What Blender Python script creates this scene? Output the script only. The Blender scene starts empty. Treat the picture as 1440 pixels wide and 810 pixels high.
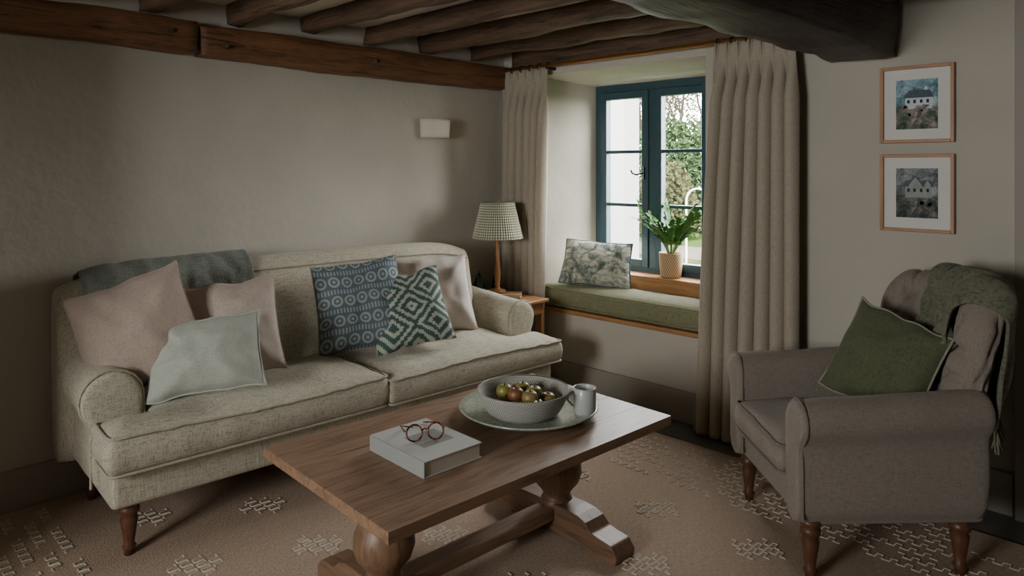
import bpy, bmesh, math, random
from mathutils import Vector, Matrix, noise as mn
random.seed(7)
S=bpy.context.scene
COL=S.collection
def lin(h):
    h=h.lstrip('#'); o=[]
    for i in (0,2,4):
        c=int(h[i:i+2],16)/255
        o.append(c/12.92 if c<=.04045 else ((c+.055)/1.055)**2.4)
    return (o[0],o[1],o[2],1)
def mul(c,k): return (min(1,c[0]*k),min(1,c[1]*k),min(1,c[2]*k),1)
# ---------------------------------------------------------------- materials
class NT:
    def __init__(s,name):
        s.m=bpy.data.materials.new(name); s.m.use_nodes=True
        s.t=s.m.node_tree; s.b=s.t.nodes['Principled BSDF']; s.out=s.t.nodes['Material Output']
    def n(s,typ,**k):
        nd=s.t.nodes.new(typ)
        for a,v in k.items(): setattr(nd,a,v)
        return nd
    def l(s,a,b): s.t.links.new(a,b)
    def math(s,op,a,b=None,c=None):
        nd=s.n('ShaderNodeMath',operation=op)
        for i,v in enumerate((a,b,c)):
            if v is None: continue
            if isinstance(v,(int,float)): nd.inputs[i].default_value=v
            else: s.l(v,nd.inputs[i])
        return nd.outputs[0]
    def mix(s,f,a,b,mode='MIX'):
        nd=s.n('ShaderNodeMix',data_type='RGBA',blend_type=mode)
        for i,v in ((0,f),(6,a),(7,b)):
            if isinstance(v,(int,float,tuple)): nd.inputs[i].default_value=v
            else: s.l(v,nd.inputs[i])
        return nd.outputs[2]
    def coord(s,kind='Object',scale=(1,1,1)):
        tc=s.n('ShaderNodeTexCoord'); mp=s.n('ShaderNodeMapping')
        mp.inputs['Scale'].default_value=scale
        s.l(tc.outputs[kind],mp.inputs[0]); return mp.outputs[0]
    def noise(s,vec,scale=5,detail=5,rough=.6,dist=0):
        nd=s.n('ShaderNodeTexNoise'); nd.inputs['Scale'].default_value=scale
        nd.inputs['Detail'].default_value=detail; nd.inputs['Roughness'].default_value=rough
        nd.inputs['Distortion'].default_value=dist
        s.l(vec,nd.inputs['Vector']); return nd.outputs['Fac']
    def ramp(s,f,stops):
        r=s.n('ShaderNodeValToRGB'); e=r.color_ramp.elements
        e[0].position,e[0].color=stops[0]; e[1].position,e[1].color=stops[-1]
        for p,c in stops[1:-1]:
            x=e.new(p); x.color=c
        s.l(f,r.inputs[0]); return r.outputs[0]
    def wave(s,vec,scale,axis,dist=.6):
        w=s.n('ShaderNodeTexWave',wave_type='BANDS',bands_direction=axis)
        w.inputs['Scale'].default_value=scale; w.inputs['Distortion'].default_value=dist
        w.inputs['Detail'].default_value=2; w.inputs['Detail Scale'].default_value=1.5
        s.l(vec,w.inputs[0]); return w.outputs['Fac']
    def bump(s,h,st=.3,d=.005):
        b=s.n('ShaderNodeBump'); b.inputs['Strength'].default_value=st; b.inputs['Distance'].default_value=d
        s.l(h,b.inputs['Height']); s.l(b.outputs[0],s.b.inputs['Normal'])
    def col(s,c):
        if isinstance(c,tuple): s.b.inputs['Base Color'].default_value=c
        else: s.l(c,s.b.inputs['Base Color'])
    def rough(s,v): s.b.inputs['Roughness'].default_value=v
def plain(name,h,rough=.6,var=.12,scale=12,bump=.1,metal=0,stretch=(1,1,1),coat=0,spec=.5):
    k=NT(name); c=lin(h); v=k.coord('Object',stretch); f=k.noise(v,scale)
    k.col(k.ramp(f,[(.3,mul(c,1-var)),(.7,mul(c,1+var))])); k.rough(rough)
    k.b.inputs['Metallic'].default_value=metal; k.b.inputs['Coat Weight'].default_value=coat; k.b.inputs['Specular IOR Level'].default_value=spec
    if bump: k.bump(k.noise(v,scale*3),bump)
    return k.m
def wood(name,dark,light,axis='X',rough=.5,fine=1.0,bump=.25,coat=0,bd=.004):
    k=NT(name); st={'X':(1.2,14,14),'Y':(14,1.2,14),'Z':(14,14,1.2)}[axis]
    v=k.coord('Object',tuple(a*fine for a in st))
    f=k.noise(v,2.2,8,.65,1.2); g=k.noise(v,9,4,.6,.4)
    big=k.noise(k.coord('Object',(1,1,1)),2.2,3)
    h=k.math('ADD',k.math('MULTIPLY',f,.7),k.math('MULTIPLY',g,.3))
    c=k.ramp(h,[(.34,lin(dark)),(.50,mul(lin(light),.78)),(.66,lin(light))])
    c=k.mix(k.math('MULTIPLY',big,.45),c,mul(lin(dark),.9))
    k.col(c); k.rough(rough); k.b.inputs['Coat Weight'].default_value=coat
    k.b.inputs['Coat Roughness'].default_value=.35
    k.bump(h,bump,bd); return k.m
def fabric(name,h,h2=None,thread=260,slub=.35,bump=.35,var=.06,rough=.95,transl=0):
    k=NT(name); c=lin(h); c2=lin(h2) if h2 else mul(c,.8)
    v=k.coord('Object')
    a=k.noise(k.coord('Object',(thread,thread*.10,thread)),1,1); b=k.noise(k.coord('Object',(thread*.10,thread,thread)),1,1)
    d=k.noise(k.coord('Object',(thread,thread,thread*.10)),1,1)
    w=k.math('MULTIPLY',k.math('ADD',k.math('ADD',a,b),d),.333)
    big=k.noise(v,3.5,3)
    col=k.ramp(w,[(.38,c2),(.5,c),(.62,mul(c,1.15))])
    col=k.mix(k.math('MULTIPLY',big,.3),col,mul(c,1-var*2.2))
    k.col(col); k.rough(rough); k.b.inputs['Sheen Weight'].default_value=.12
    k.bump(w,bump,.006)
    if transl:
        t=k.n('ShaderNodeBsdfTranslucent'); k.l(col,t.inputs[0]); mx=k.n('ShaderNodeMixShader'); mx.inputs[0].default_value=transl
        k.l(k.b.outputs[0],mx.inputs[1]); k.l(t.outputs[0],mx.inputs[2]); k.l(mx.outputs[0],k.out.inputs[0])
    return k.m
# ---------------------------------------------------------------- mesh helpers
def link(o,parent=None):
    COL.objects.link(o)
    if parent: o.parent=parent
    return o
def root(name,loc=(0,0,0),rz=0):
    e=bpy.data.objects.new(name,None); e.location=loc; e.rotation_euler=(0,0,math.radians(rz)); e.empty_display_size=.1
    COL.objects.link(e); return e
def mesh(name,vs,fs,mat,parent=None,smooth=True,uvs=None,sub=0,solid=0,bev=0):
    me=bpy.data.meshes.new(name); me.from_pydata([tuple(v) for v in vs],[],fs)
    if uvs:
        uv=me.uv_layers.new(name='UVMap')
        for l in me.loops: uv.data[l.index].uv=uvs[l.vertex_index]
    bm=bmesh.new(); bm.from_mesh(me); bmesh.ops.recalc_face_normals(bm,faces=bm.faces); bm.to_mesh(me); bm.free()
    if smooth:
        for p in me.polygons: p.use_smooth=True
    o=bpy.data.objects.new(name,me); me.materials.append(mat); link(o,parent)
    if solid:
        m=o.modifiers.new('s','SOLIDIFY'); m.thickness=solid; m.offset=0
    if bev:
        m=o.modifiers.new('b','BEVEL'); m.width=bev; m.segments=3; m.limit_method='ANGLE'; m.angle_limit=.6
    if sub:
        m=o.modifiers.new('ss','SUBSURF'); m.levels=sub; m.render_levels=sub
    return o
def box(name,a,b,mat,parent=None,bev=.003,rot=None):
    x0,y0,z0=a; x1,y1,z1=b
    vs=[(x,y,z) for x in (x0,x1) for y in (y0,y1) for z in (z0,z1)]
    fs=[(0,1,3,2),(4,6,7,5),(0,4,5,1),(2,3,7,6),(0,2,6,4),(1,5,7,3)]
    o=mesh(name,vs,fs,mat,parent,smooth=False,bev=bev)
    return o
def prism(name,poly,z0,z1,mat,parent=None,bev=0,axes='xyz'):
    n=len(poly)
    def P(a,b,c): return {'xyz':(a,b,c),'xzy':(a,c,b),'yzx':(c,a,b)}[axes]
    vs=[P(p[0],p[1],z0) for p in poly]+[P(p[0],p[1],z1) for p in poly]
    fs=[tuple(range(n)),tuple(range(n,2*n))]+[(i,(i+1)%n,n+(i+1)%n,n+i) for i in range(n)]
    return mesh(name,vs,fs,mat,parent,smooth=False,bev=bev)
def grid(name,nu,nv,f,mat,parent=None,cu=False,solid=0,sub=0):
    vs=[];uv=[];fs=[]
    for j in range(nv+1):
        for i in range(nu+(0 if cu else 1)):
            vs.append(f(i/nu,j/nv)); uv.append((i/nu,j/nv))
    w=nu if cu else nu+1
    for j in range(nv):
        for i in range(nu):
            a=j*w+i; b=j*w+(i+1)%w
            fs.append((a,b,b+w,a+w))
    return mesh(name,vs,fs,mat,parent,uvs=uv,solid=solid,sub=sub)
def loft(name,rings,mat,parent=None,cap=True,sub=0,smooth=True,bev=0):
    n=len(rings[0]); vs=[p for r in rings for p in r]; fs=[]
    for j in range(len(rings)-1):
        for i in range(n):
            fs.append((j*n+i,j*n+(i+1)%n,(j+1)*n+(i+1)%n,(j+1)*n+i))
    if cap: fs+= [tuple(range(n)),tuple(range((len(rings)-1)*n,len(rings)*n))]
    return mesh(name,vs,fs,mat,parent,smooth=smooth,sub=sub,bev=bev)
def lathe(name,prof,mat,parent=None,c=(0,0,0),seg=40,sq=None):
    vs=[];uv=[];fs=[];n=len(prof)
    for j,(r,z) in enumerate(prof):
        for i in range(seg+1):
            a=2*math.pi*i/seg
            vs.append((c[0]+r*math.cos(a),c[1]+r*math.sin(a),c[2]+z)); uv.append((i/seg,j/(n-1)))
    for j in range(n-1):
        for i in range(seg):
            a=j*(seg+1)+i; fs.append((a,a+1,a+seg+2,a+seg+1))
    o=mesh(name,vs,fs,mat,parent,uvs=uv)
    bm=bmesh.new(); bm.from_mesh(o.data); bmesh.ops.remove_doubles(bm,verts=bm.verts,dist=1e-5)
    bmesh.ops.recalc_face_normals(bm,faces=bm.faces); bm.to_mesh(o.data); bm.free()
    for p in o.data.polygons: p.use_smooth=True
    return o
def tubes(name,lines,r,mat,parent=None,cyc=False,res=3):
    cu=bpy.data.curves.new(name,'CURVE'); cu.dimensions='3D'; cu.bevel_depth=r; cu.bevel_resolution=res; cu.use_fill_caps=True
    for ln in lines:
        sp=cu.splines.new('POLY'); sp.points.add(len(ln)-1)
        for q,p in zip(sp.points,ln):
            q.co=(p[0],p[1],p[2],1)
            if len(p)>3: q.radius=p[3]
        sp.use_cyclic_u=cyc
    cu.materials.append(mat); o=bpy.data.objects.new(name,cu); link(o,parent)
    return o
def rpoly(pts,r,seg=5):
    out=[];n=len(pts)
    for i in range(n):
        p=Vector(pts[i]);a=Vector(pts[i-1]);b=Vector(pts[(i+1)%n])
        ra=(a-p).normalized()*r; rb=(b-p).normalized()*r
        for k in range(seg+1):
            t=k/seg; q=(p+ra)*(1-t)**2+p*2*t*(1-t)+(p+rb)*t*t
            out.append((q.x,q.y))
    return out
def inpoly(x,y,P):
    c=False;n=len(P)
    for i in range(n):
        x1,y1=P[i];x2,y2=P[i-1]
        if (y1>y)!=(y2>y) and x<(x2-x1)*(y-y1)/(y2-y1)+x1: c=not c
    return c
def pad(name,poly,z0,z1,crown,mat,parent,pipe=None,step=.03,edge=.02,seed=0):
    def axis(k):
        u=sorted(set(round(p[k],4) for p in poly)); o=[]
        for a,b in zip(u,u[1:]):
            n=max(1,round((b-a)/step)); o+=[a+(b-a)*i/n for i in range(n)]
        return o+[u[-1]]
    X=axis(0);Y=axis(1); cells={}
    for i in range(len(X)-1):
        for j in range(len(Y)-1):
            if inpoly((X[i]+X[i+1])/2,(Y[j]+Y[j+1])/2,poly): cells[(i,j)]=1
    vid={};
    for (i,j) in cells:
        for d in ((0,0),(1,0),(1,1),(0,1)): vid.setdefault((i+d[0],j+d[1]),len(vid))
    be=[]
    for (i,j) in cells:
        if (i,j-1) not in cells: be.append(((i,j),(i+1,j)))
        if (i+1,j) not in cells: be.append(((i+1,j),(i+1,j+1)))
        if (i,j+1) not in cells: be.append(((i+1,j+1),(i,j+1)))
        if (i-1,j) not in cells: be.append(((i,j+1),(i,j)))
    bv=set(a for e in be for a in e); N=len(vid); vs=[None]*(2*N)
    def sagf(x): return .007*math.sin(x*5.3+seed)
    for (i,j),k in vid.items():
        d=min(math.hypot(X[i]-X[a],Y[j]-Y[b]) for a,b in bv)
        s=min(1,d/.28); s=s*s*(3-2*s); e=(1-min(1,d/.05))**2
        w=.016*mn.noise(Vector((X[i]*6+seed,Y[j]*6,0)))*min(1,d/.08)+.007*mn.noise(Vector((X[i]*20+seed,Y[j]*12,0)))+sagf(X[i])
        vs[k]=(X[i],Y[j],z1+crown*(.35*min(1,d/.06)+.65*s)-edge*e*.5+w)
        vs[N+k]=(X[i],Y[j],z0+edge*e*.3)
    fs=[]
    for (i,j) in cells:
        q=[vid[(i,j)],vid[(i+1,j)],vid[(i+1,j+1)],vid[(i,j+1)]]
        fs.append(tuple(q)); fs.append(tuple(N+a for a in reversed(q)))
    mid={}
    for a in bv:
        k=vid[a]; nx=ny=0
        for e in be:
            if a in e:
                dx=X[e[1][0]]-X[e[0][0]];dy=Y[e[1][1]]-Y[e[0][1]];L=math.hypot(dx,dy); nx+=dy/L; ny-=dx/L
        L=math.hypot(nx,ny) or 1
        mid[a]=len(vs); bul=.018+.016*mn.noise(Vector((X[a[0]]*13+seed,Y[a[1]]*13,3)))
        vs.append((X[a[0]]+nx/L*bul,Y[a[1]]+ny/L*bul,(z0+z1)/2))
    for a,b in be:
        fs.append((vid[a],vid[b],mid[b],mid[a])); fs.append((mid[a],mid[b],N+vid[b],N+vid[a]))
    o=mesh(name,vs,fs,mat,parent,sub=1)
    if pipe:
        rp0=rpoly(poly,.03); rp=[]
        for q in range(len(rp0)):
            a=rp0[q]; b=rp0[(q+1)%len(rp0)]; m=max(1,int(math.hypot(a[0]-b[0],a[1]-b[1])/.03))
            rp+=[(a[0]+(b[0]-a[0])*t/m,a[1]+(b[1]-a[1])*t/m) for t in range(m)]
        tubes(name+'_piping',[[(x,y,z1-edge*.4+sagf(x)+.007*mn.noise(Vector((x*20+seed,y*12,0)))) for x,y in rp],[(x,y,z0+edge*.3) for x,y in rp]],.0055,pipe,parent,cyc=True)
    return o
def pillow(name,w,h,T,loc,yaw,tilt,roll,mat,back=None,pipe=None,seed=0,pinch=.07):
    e=bpy.data.objects.new(name,None); COL.objects.link(e)
    e.matrix_world=Matrix.Translation(loc)@Matrix.Rotation(math.radians(yaw),4,'Z')@Matrix.Rotation(-math.radians(tilt),4,'X')@Matrix.Rotation(math.radians(roll),4,'Y')
    N=36
    def P(u,v,s):
        a=2*u-1;b=2*v-1
        x=a*w/2*(1-pinch*(1-b*b)); z=b*h/2*(1-pinch*(1-a*a)-.02*b)
        k=max(0,(1-abs(a)**2.4))**.55*max(0,(1-abs(b)**2.4))**.55
        wr=mn.noise(Vector((a*1.6+seed*3.1,b*1.6,s*2+seed)))*.28+mn.noise(Vector((a*4+seed,b*3,s)))*.07
        rr=math.hypot(a,b); an=math.atan2(b,a)
        cr=.14*math.sin(10*an+seed+1.5*rr)*min(1,rr)**3*abs(math.sin(2*an))
        return (x*(1+.04*(-b)),-s*T/2*k*(1+wr+cr+.18*(-b)),z+.016*mn.noise(Vector((a*2,b*2,seed+9))))
    f=grid('front',N,N,lambda u,v:P(u,v,1),mat,e); b=grid('back',N,N,lambda u,v:P(1-u,v,-1),back or mat,e)
    ed=[P(i/N,0,1) for i in range(N)]+[P(1,i/N,1) for i in range(N)]+[P(1-i/N,1,1) for i in range(N)]+[P(0,1-i/N,1) for i in range(N)]
    tubes('seam_piping',[ed],.0045 if pipe else .0025,pipe or back or mat,e,cyc=True)
    return e
def rough_beam(name,a,b,mat,parent=None,amp=.012,seed=0,step=.05):
    n=[max(3,int(abs(b[i]-a[i])/step)) for i in range(3)]
    V={};vs=[];fs=[]
    def vid(i,j,k):
        if (i,j,k) not in V:
            p=Vector((a[0]+(b[0]-a[0])*i/n[0],a[1]+(b[1]-a[1])*j/n[1],a[2]+(b[2]-a[2])*k/n[2]))
            q=Vector((p.x*2.3+seed,p.y*2.3,p.z*9)); d=Vector((mn.noise(q),mn.noise(q+Vector((9,0,0))),mn.noise(q+Vector((0,9,0)))))*amp
            q=q*4; d+=Vector((mn.noise(q),mn.noise(q+Vector((9,0,0))),mn.noise(q+Vector((0,9,0)))))*amp*.4
            ext=sum(1 for t,m in ((i,n[0]),(j,n[1]),(k,n[2])) if t in(0,m))
            for ax,(t,m) in enumerate(((i,n[0]),(j,n[1]),(k,n[2]))):
                if ext>=2 and t in (0,m): d[ax]+= (.007 if t==0 else -.007)
            V[(i,j,k)]=len(vs); vs.append(p+d)
        return V[(i,j,k)]
    for ax in range(3):
        o=[x for x in range(3) if x!=ax]
        for s in (0,n[ax]):
            for p in range(n[o[0]]):
                for q in range(n[o[1]]):
                    def mk(pp,qq):
                        t=[0,0,0]; t[ax]=s;t[o[0]]=pp;t[o[1]]=qq; return vid(*t)
                    fs.append((mk(p,q),mk(p+1,q),mk(p+1,q+1),mk(p,q+1)))
    return mesh(name,vs,fs,mat,parent)
# ---------------------------------------------------------------- material set
def wallmat(name,h):
    k=NT(name); c=lin(h); v=k.coord('Object')
    f=k.noise(v,1.6,5); g=k.noise(v,14,6)
    col=k.ramp(f,[(.3,mul(c,.92)),(.7,mul(c,1.05))]); k.col(col); k.rough(.95)
    k.bump(k.math('ADD',k.math('MULTIPLY',f,1.5),k.math('MULTIPLY',g,.25)),.45,.025); return k.m
M_wall=wallmat('limewash_plaster','#b7b0a2'); M_white=wallmat('recess_plaster','#bfb8ab'); M_ceil=wallmat('ceiling_plaster','#ebe4d3')
M_base=plain('painted_skirting','#958c80',.6,.04,4,.05)
M_beam=wood('dark_oak_beam','#21160f','#765a44','X',.5,1,1.0,bd=.016); M_beamY=wood('dark_oak_beam_y','#1b130d','#523d2d','Y',.45,1,1.0,bd=.016)
M_wbeam=wood('honey_oak_beam','#2e1b0e','#8d603f','Y',.5,1,.9,bd=.012)
M_floor=NT('slate_floor'); k=M_floor; v=k.coord('Object'); br=k.n('ShaderNodeTexBrick'); br.inputs['Scale'].default_value=1
br.inputs['Brick Width'].default_value=.6; br.inputs['Row Height'].default_value=.4; br.inputs['Mortar Size'].default_value=.006
br.inputs['Color1'].default_value=lin('#5a5b59'); br.inputs['Color2'].default_value=lin('#666662'); br.inputs['Mortar'].default_value=lin('#2a2927')
k.l(v,br.inputs[0]); k.col(k.mix(k.math('MULTIPLY',k.noise(v,6),.5),br.outputs[0],lin('#6b6962'))); k.rough(.42); k.bump(k.noise(v,8),.2); M_floor=k.m
M_sofa=fabric('oatmeal_linen','#b2ab97','#86806d',230,bump=.6)
M_sofapipe=fabric('oatmeal_linen_piping','#a59f8b','#8a826f',300)
M_oak=wood('light_oak','#8a5c35','#c08b58','X',.45); M_oakZ=wood('light_oak_z','#8a5c35','#c08b58','Z',.45)
M_table=wood('waxed_oak','#594230','#a88468','Y',.46,1,.35,coat=.06); M_tableX=wood('waxed_oak_x','#4e3828','#917055','X',.48,1,.3,coat=.05); M_tableZ=wood('waxed_oak_z','#4e3828','#917055','Z',.45,1,.25,coat=.05)
M_legw=wood('sofa_leg_wood','#3c2418','#6d4630','Z',.4,1,.1)
M_chair=fabric('taupe_linen','#877c70','#6f665b',420,bump=.2); M_chairp=fabric('taupe_piping','#766d62','#635b51',420)
M_curt=fabric('curtain_linen','#b5aa97','#9d9280',420,bump=.2,transl=.18)
M_teal=plain('teal_paint','#2f4c56',.4,.06,6,.05)
M_brass=plain('aged_brass','#9a6b3c',.3,.1,10,.02,metal=.9)
M_green=fabric('green_tweed','#7f7e5e','#656445',240,bump=.5)
M_iron=plain('black_iron','#1c1c1c',.45,.1,10,.05,metal=.6)
M_plaster=plain('ceramic_white','#cfc7b6',.7,.03,5,.02)
# ---------------------------------------------------------------- room shell
X0,X1,Y0,Y1=-3.47,1.9,-1.9,3.44; ZC=2.2
box('floor',(X0-.3,Y0-.3,-.1),(X1+.3,Y1+.56,0),M_floor,bev=0)
box('ceiling',(X0-.3,Y0-.3,ZC),(X1+.3,Y1+.56,ZC+.12),M_ceil,bev=0)
box('wall_left',(X0-.3,Y0-.3,0),(X0,Y1+.56,ZC),M_wall,bev=0)
box('unseen_shade_block',(X0,Y0,0),(-2.55,-.15,1.90),M_wall,bev=0)  # unseen block added to shade the near end of the left wall
box('wall_right',(X1,Y0-.3,0),(X1+.3,Y1+.56,ZC),M_wall,bev=0)
Ww=root('wall_window')
OL,OR=-3.165,-1.93; WL,WR=-3.03,-2.11; YB=3.90; YO=4.0
prism('pier_left',[(X0,Y1),(OL,Y1),(WL,YB),(WL,YO),(X0,YO)],0,ZC,M_wall,Ww)
prism('pier_right',[(OR,Y1),(X1,Y1),(X1,YO),(WR,YO),(WR,YB)],0,ZC,M_wall,Ww)
prism('apron',[(OL,Y1),(OR,Y1),(WR,YB),(WR,YO),(WL,YO),(WL,YB)],0,.47,M_wall,Ww)
mesh('lintel',[(OL,Y1,2.0),(OR,Y1,2.0),(WR,YB,1.955),(WL,YB,1.955),(WR,YO,1.955),(WL,YO,1.955),(OL,Y1,ZC),(OR,Y1,ZC),(WR,YO,ZC),(WL,YO,ZC)],
 [(0,1,2,3),(3,2,4,5),(0,6,7,1),(5,4,8,9)],M_white,Ww,smooth=False)
prism('sill_block',[(OL+.09,3.76),(OR-.1,3.76),(WR,YB),(WR,YO),(WL,YO),(WL,YB)],.47,.69,M_white,Ww)
Wb=root('wall_back'); bx0,bx1,bz0,bz1=-1.85,-.85,1.02,1.98
box('left_part',(X0,Y0-.3,0),(bx0,Y0,ZC),M_wall,Wb,0); box('right_part',(bx1,Y0-.3,0),(X1,Y0,ZC),M_wall,Wb,0)
box('below',(bx0,Y0-.3,0),(bx1,Y0,bz0),M_wall,Wb,0); box('above',(bx0,Y0-.3,bz1),(bx1,Y0,ZC),M_wall,Wb,0)
W2=root('added_fill_window'); mx_=(bx0+bx1)/2  # unseen window behind the camera, added to let in fill light
for nm,a,b in (('frame_l',(bx0,Y0-.2,bz0),(bx0+.05,Y0-.14,bz1)),('frame_r',(bx1-.05,Y0-.2,bz0),(bx1,Y0-.14,bz1)),('frame_b',(bx0+.05,Y0-.2,bz0),(bx1-.05,Y0-.14,bz0+.05)),('frame_t',(bx0+.05,Y0-.2,bz1-.05),(bx1-.05,Y0-.14,bz1)),('mullion',(mx_-.025,Y0-.2,bz0+.05),(mx_+.025,Y0-.14,bz1-.05))):
    box(nm,a,b,M_teal,W2)
box('baseboard_left',(X0,-.14,0),(X0+.02,Y1,.17),M_base)
box('baseboard_window',(X0+.02,Y1-.02,0),(-.56,Y1,.17),M_base)
box('trim_1',(-.55,Y1-.045,0),(-.40,Y1,ZC-.11),M_base)
# ---------------------------------------------------------------- beams
B=root('wall_beam')
rough_beam('timber_near',(X0,Y0,1.93),(X0+.11,1.33,2.09),M_wbeam,B,seed=2); rough_beam('timber_far',(X0,1.335,1.915),(X0+.10,3.40,2.08),M_wbeam,B,seed=5)
tubes('pegs',[[(X0+.09,y,z),(X0+.12,y,z)] for y,z in ((1.2,2.02),(1.45,1.98),(2.3,2.0),(.4,2.01))],.012,M_beam,B)
rough_beam('main_ceiling_beam',(-1.27,Y0,1.89),(-.98,Y1,2.17),M_beamY,amp=.026,seed=8)
J=root('ceiling_joists'); i=0
for y in (-1.5,-1.05,-.6,-.15,.28,.70,1.12,1.52,1.93,2.32,2.72,3.13):
    i+=1; w=.042+.007*math.sin(i*3)
    rough_beam(f'joist_{i}',(X0+.02,y-w,2.10),(-1.26,y+w,2.215),M_beam,J,amp=.022,seed=i*3.3)
    rough_beam(f'joist_right_{i}',(-.99,y-w,2.07),(X1,y+w,2.215),M_beam,J,amp=.014,seed=i*1.3)
rough_beam('wall_plate',(X0+.12,3.375,2.06),(-1.27,Y1,2.2),M_beam,J,amp=.008,seed=4)
# ---------------------------------------------------------------- window
W=root('window_1'); fy0,fy1=3.9,3.96; zb,zt=.70,1.955
box('frame_left',(WL,fy0,zb),(WL+.05,fy1,zt),M_teal,W); box('frame_right',(WR-.05,fy0,zb),(WR,fy1,zt),M_teal,W)
box('frame_top',(WL+.05,fy0,zt-.05),(WR-.05,fy1,zt),M_teal,W); box('frame_bottom',(WL+.05,fy0,zb),(WR-.05,fy1,zb+.045),M_teal,W)
xm=(WL+WR)/2; box('mullion',(xm-.025,fy0,zb+.045),(xm+.025,fy1,zt-.05),M_teal,W)
kg=NT('window_glass'); tr=kg.n('ShaderNodeBsdfTransparent'); gl=kg.n('ShaderNodeBsdfGlossy'); gl.inputs['Roughness'].default_value=.02
mx=kg.n('ShaderNodeMixShader'); mx.inputs[0].default_value=.05; kg.l(tr.outputs[0],mx.inputs[1]); kg.l(gl.outputs[0],mx.inputs[2]); kg.l(mx.outputs[0],kg.out.inputs[0]); M_glass=kg.m
for n_,(a,b) in enumerate(((WL+.052,xm-.027),(xm+.027,WR-.052))):
    z0,z1=zb+.047,zt-.052; s=.048; y0,y1=fy0-.012,fy1-.02
    box(f'casement{n_}_l',(a,y0,z0),(a+s,y1,z1),M_teal,W); box(f'casement{n_}_r',(b-s,y0,z0),(b,y1,z1),M_teal,W)
    box(f'casement{n_}_b',(a+s,y0,z0),(b-s,y1,z0+s),M_teal,W); box(f'casement{n_}_t',(a+s,y0,z1-s),(b-s,y1,z1),M_teal,W)
    for q in (1,2):
        zz=z0+s+(z1-z0-2*s)*q/3; box(f'casement{n_}_bar{q}',(a+s,y0+.006,zz-.011),(b-s,y1-.006,zz+.011),M_teal,W)
    box(f'glass{n_}',(a+s,y1-.016,z0+s),(b-s,y1-.013,z1-s),M_glass,W,0)
tubes('latch',[[(xm-.05,fy0-.02,1.36),(xm-.05,fy0-.045,1.36),(xm-.09,fy0-.05,1.35),(xm-.125,fy0-.045,1.36),(xm-.135,fy0-.045,1.38)],[(xm-.05,fy0-.02,1.32),(xm-.05,fy0-.02,1.40)]],.006,M_iron,W)
box('windowsill',(OL+.10,3.745,.69),(OR-.1,3.905,.715),M_oak,W)
box('sill_riser',(OL+.09,3.752,.50),(OR-.1,3.765,.69),M_oak,W)
WS=root('window_seat')
prism('seat_board',[(OL+.002,Y1-.015),(OR-.002,Y1-.015),(OR-.09,3.75),(OL+.09,3.75)],.472,.498,M_oak,WS,bev=.004)
sx0,sx1=OL+.012,OR-.012
rings=[]
prof=[(0.0,.505),(-.012,.53),(-.016,.565),(-.012,.60),(0.004,.622),(.03,.632),(.08,.638),(.15,.642),(.22,.638),(.27,.632),(.285,.62),(.288,.56),(.285,.505),(.15,.5)]
for i in range(41):
    t=i/40; e=min(1,min(t,1-t)/.03); rr=[]
    for (py,pz) in prof:
        f=py/.288; off=.085*max(0,f)
        xx=(sx0+off)+(sx1-off-(sx0+off))*t
        rr.append((xx,Y1+.01+py,.57+(pz-.57)*(.9+.1*e)+.007*mn.noise(Vector((xx*6,py*8,pz)))))
    rings.append(rr)
loft('seat_cushion',rings,M_green,WS)
tubes('cushion_piping',[[(sx0+(sx1-sx0)*i/30,Y1-.001,.619) for i in range(31)],[(sx0+(sx1-sx0)*i/30,Y1-.001,.513) for i in range(31)]],.005,M_green,WS)
# ---------------------------------------------------------------- curtains
def curtain(name,t0,t1,b0,b1,yc,zt,zb,n,amp,seed):
    R=root(name)
    def f(u,v):
        z=zt+(zb-zt)*v
        s=v**.8; x=(t0+(b0-t0)*s)*(1-u)+(t1+(b1-t1)*s)*u
        body=min(1,max(0,(v-.045)/.10)); A=amp*(1+.40*mn.noise(Vector((u*5+seed,v*1.2,0))))
        ph=2*math.pi*n*u+.7*mn.noise(Vector((u*3+seed,v*1.1,2)))*v*2
        w=math.sin(ph); w=w*abs(w)**(-.25) if abs(w)>1e-4 else 0
        y=yc+A*w*body
        hd=1-body; g=math.exp(-((((u*n+.25)%1)-.5)/.13)**2)
        fan=min(1,abs(v-.05)/.045)
        y-=hd*g*(.030*fan*(.65+.35*math.cos(((u*n+.25)%1-.5)*2*math.pi*7)))
        return (x+.018*math.cos(ph)*body,y,z)
    grid('drape',n*40,90,f,M_curt,R,solid=.004)
    return R
c1=curtain('curtain',-3.40,-2.99,-3.40,-3.06,3.355,2.035,.012,6,.04,1)
c2=curtain('curtain',-1.82,-1.40,-1.955,-1.40,3.34,2.035,.012,7,.05,5)
PR=root('curtain_pole')
tubes('pole',[[(-3.44,3.352,2.045),(-1.34,3.352,2.045)]],.012,M_brass,PR)
tubes('rings',[[(x+.0,3.352+.02*math.cos(a),2.043+.02*math.sin(a)) for a in [k*math.pi/8 for k in range(16)]] for x in [-3.38+.08*i for i in range(6)]+[-1.81+.08*i for i in range(6)]],.0028,M_iron,PR,cyc=True)
tubes('bracket',[[(-1.37,3.352,2.045),(-1.37,3.44,2.045)],[(-3.0,3.352,2.03),(-3.0,3.44,2.03)]],.008,M_iron,PR)
lathe('finial',[(0,0),(.018,.004),(.022,.02),(.012,.04),(0,.045)],M_iron,PR,(-1.34,3.352,2.025))
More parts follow.
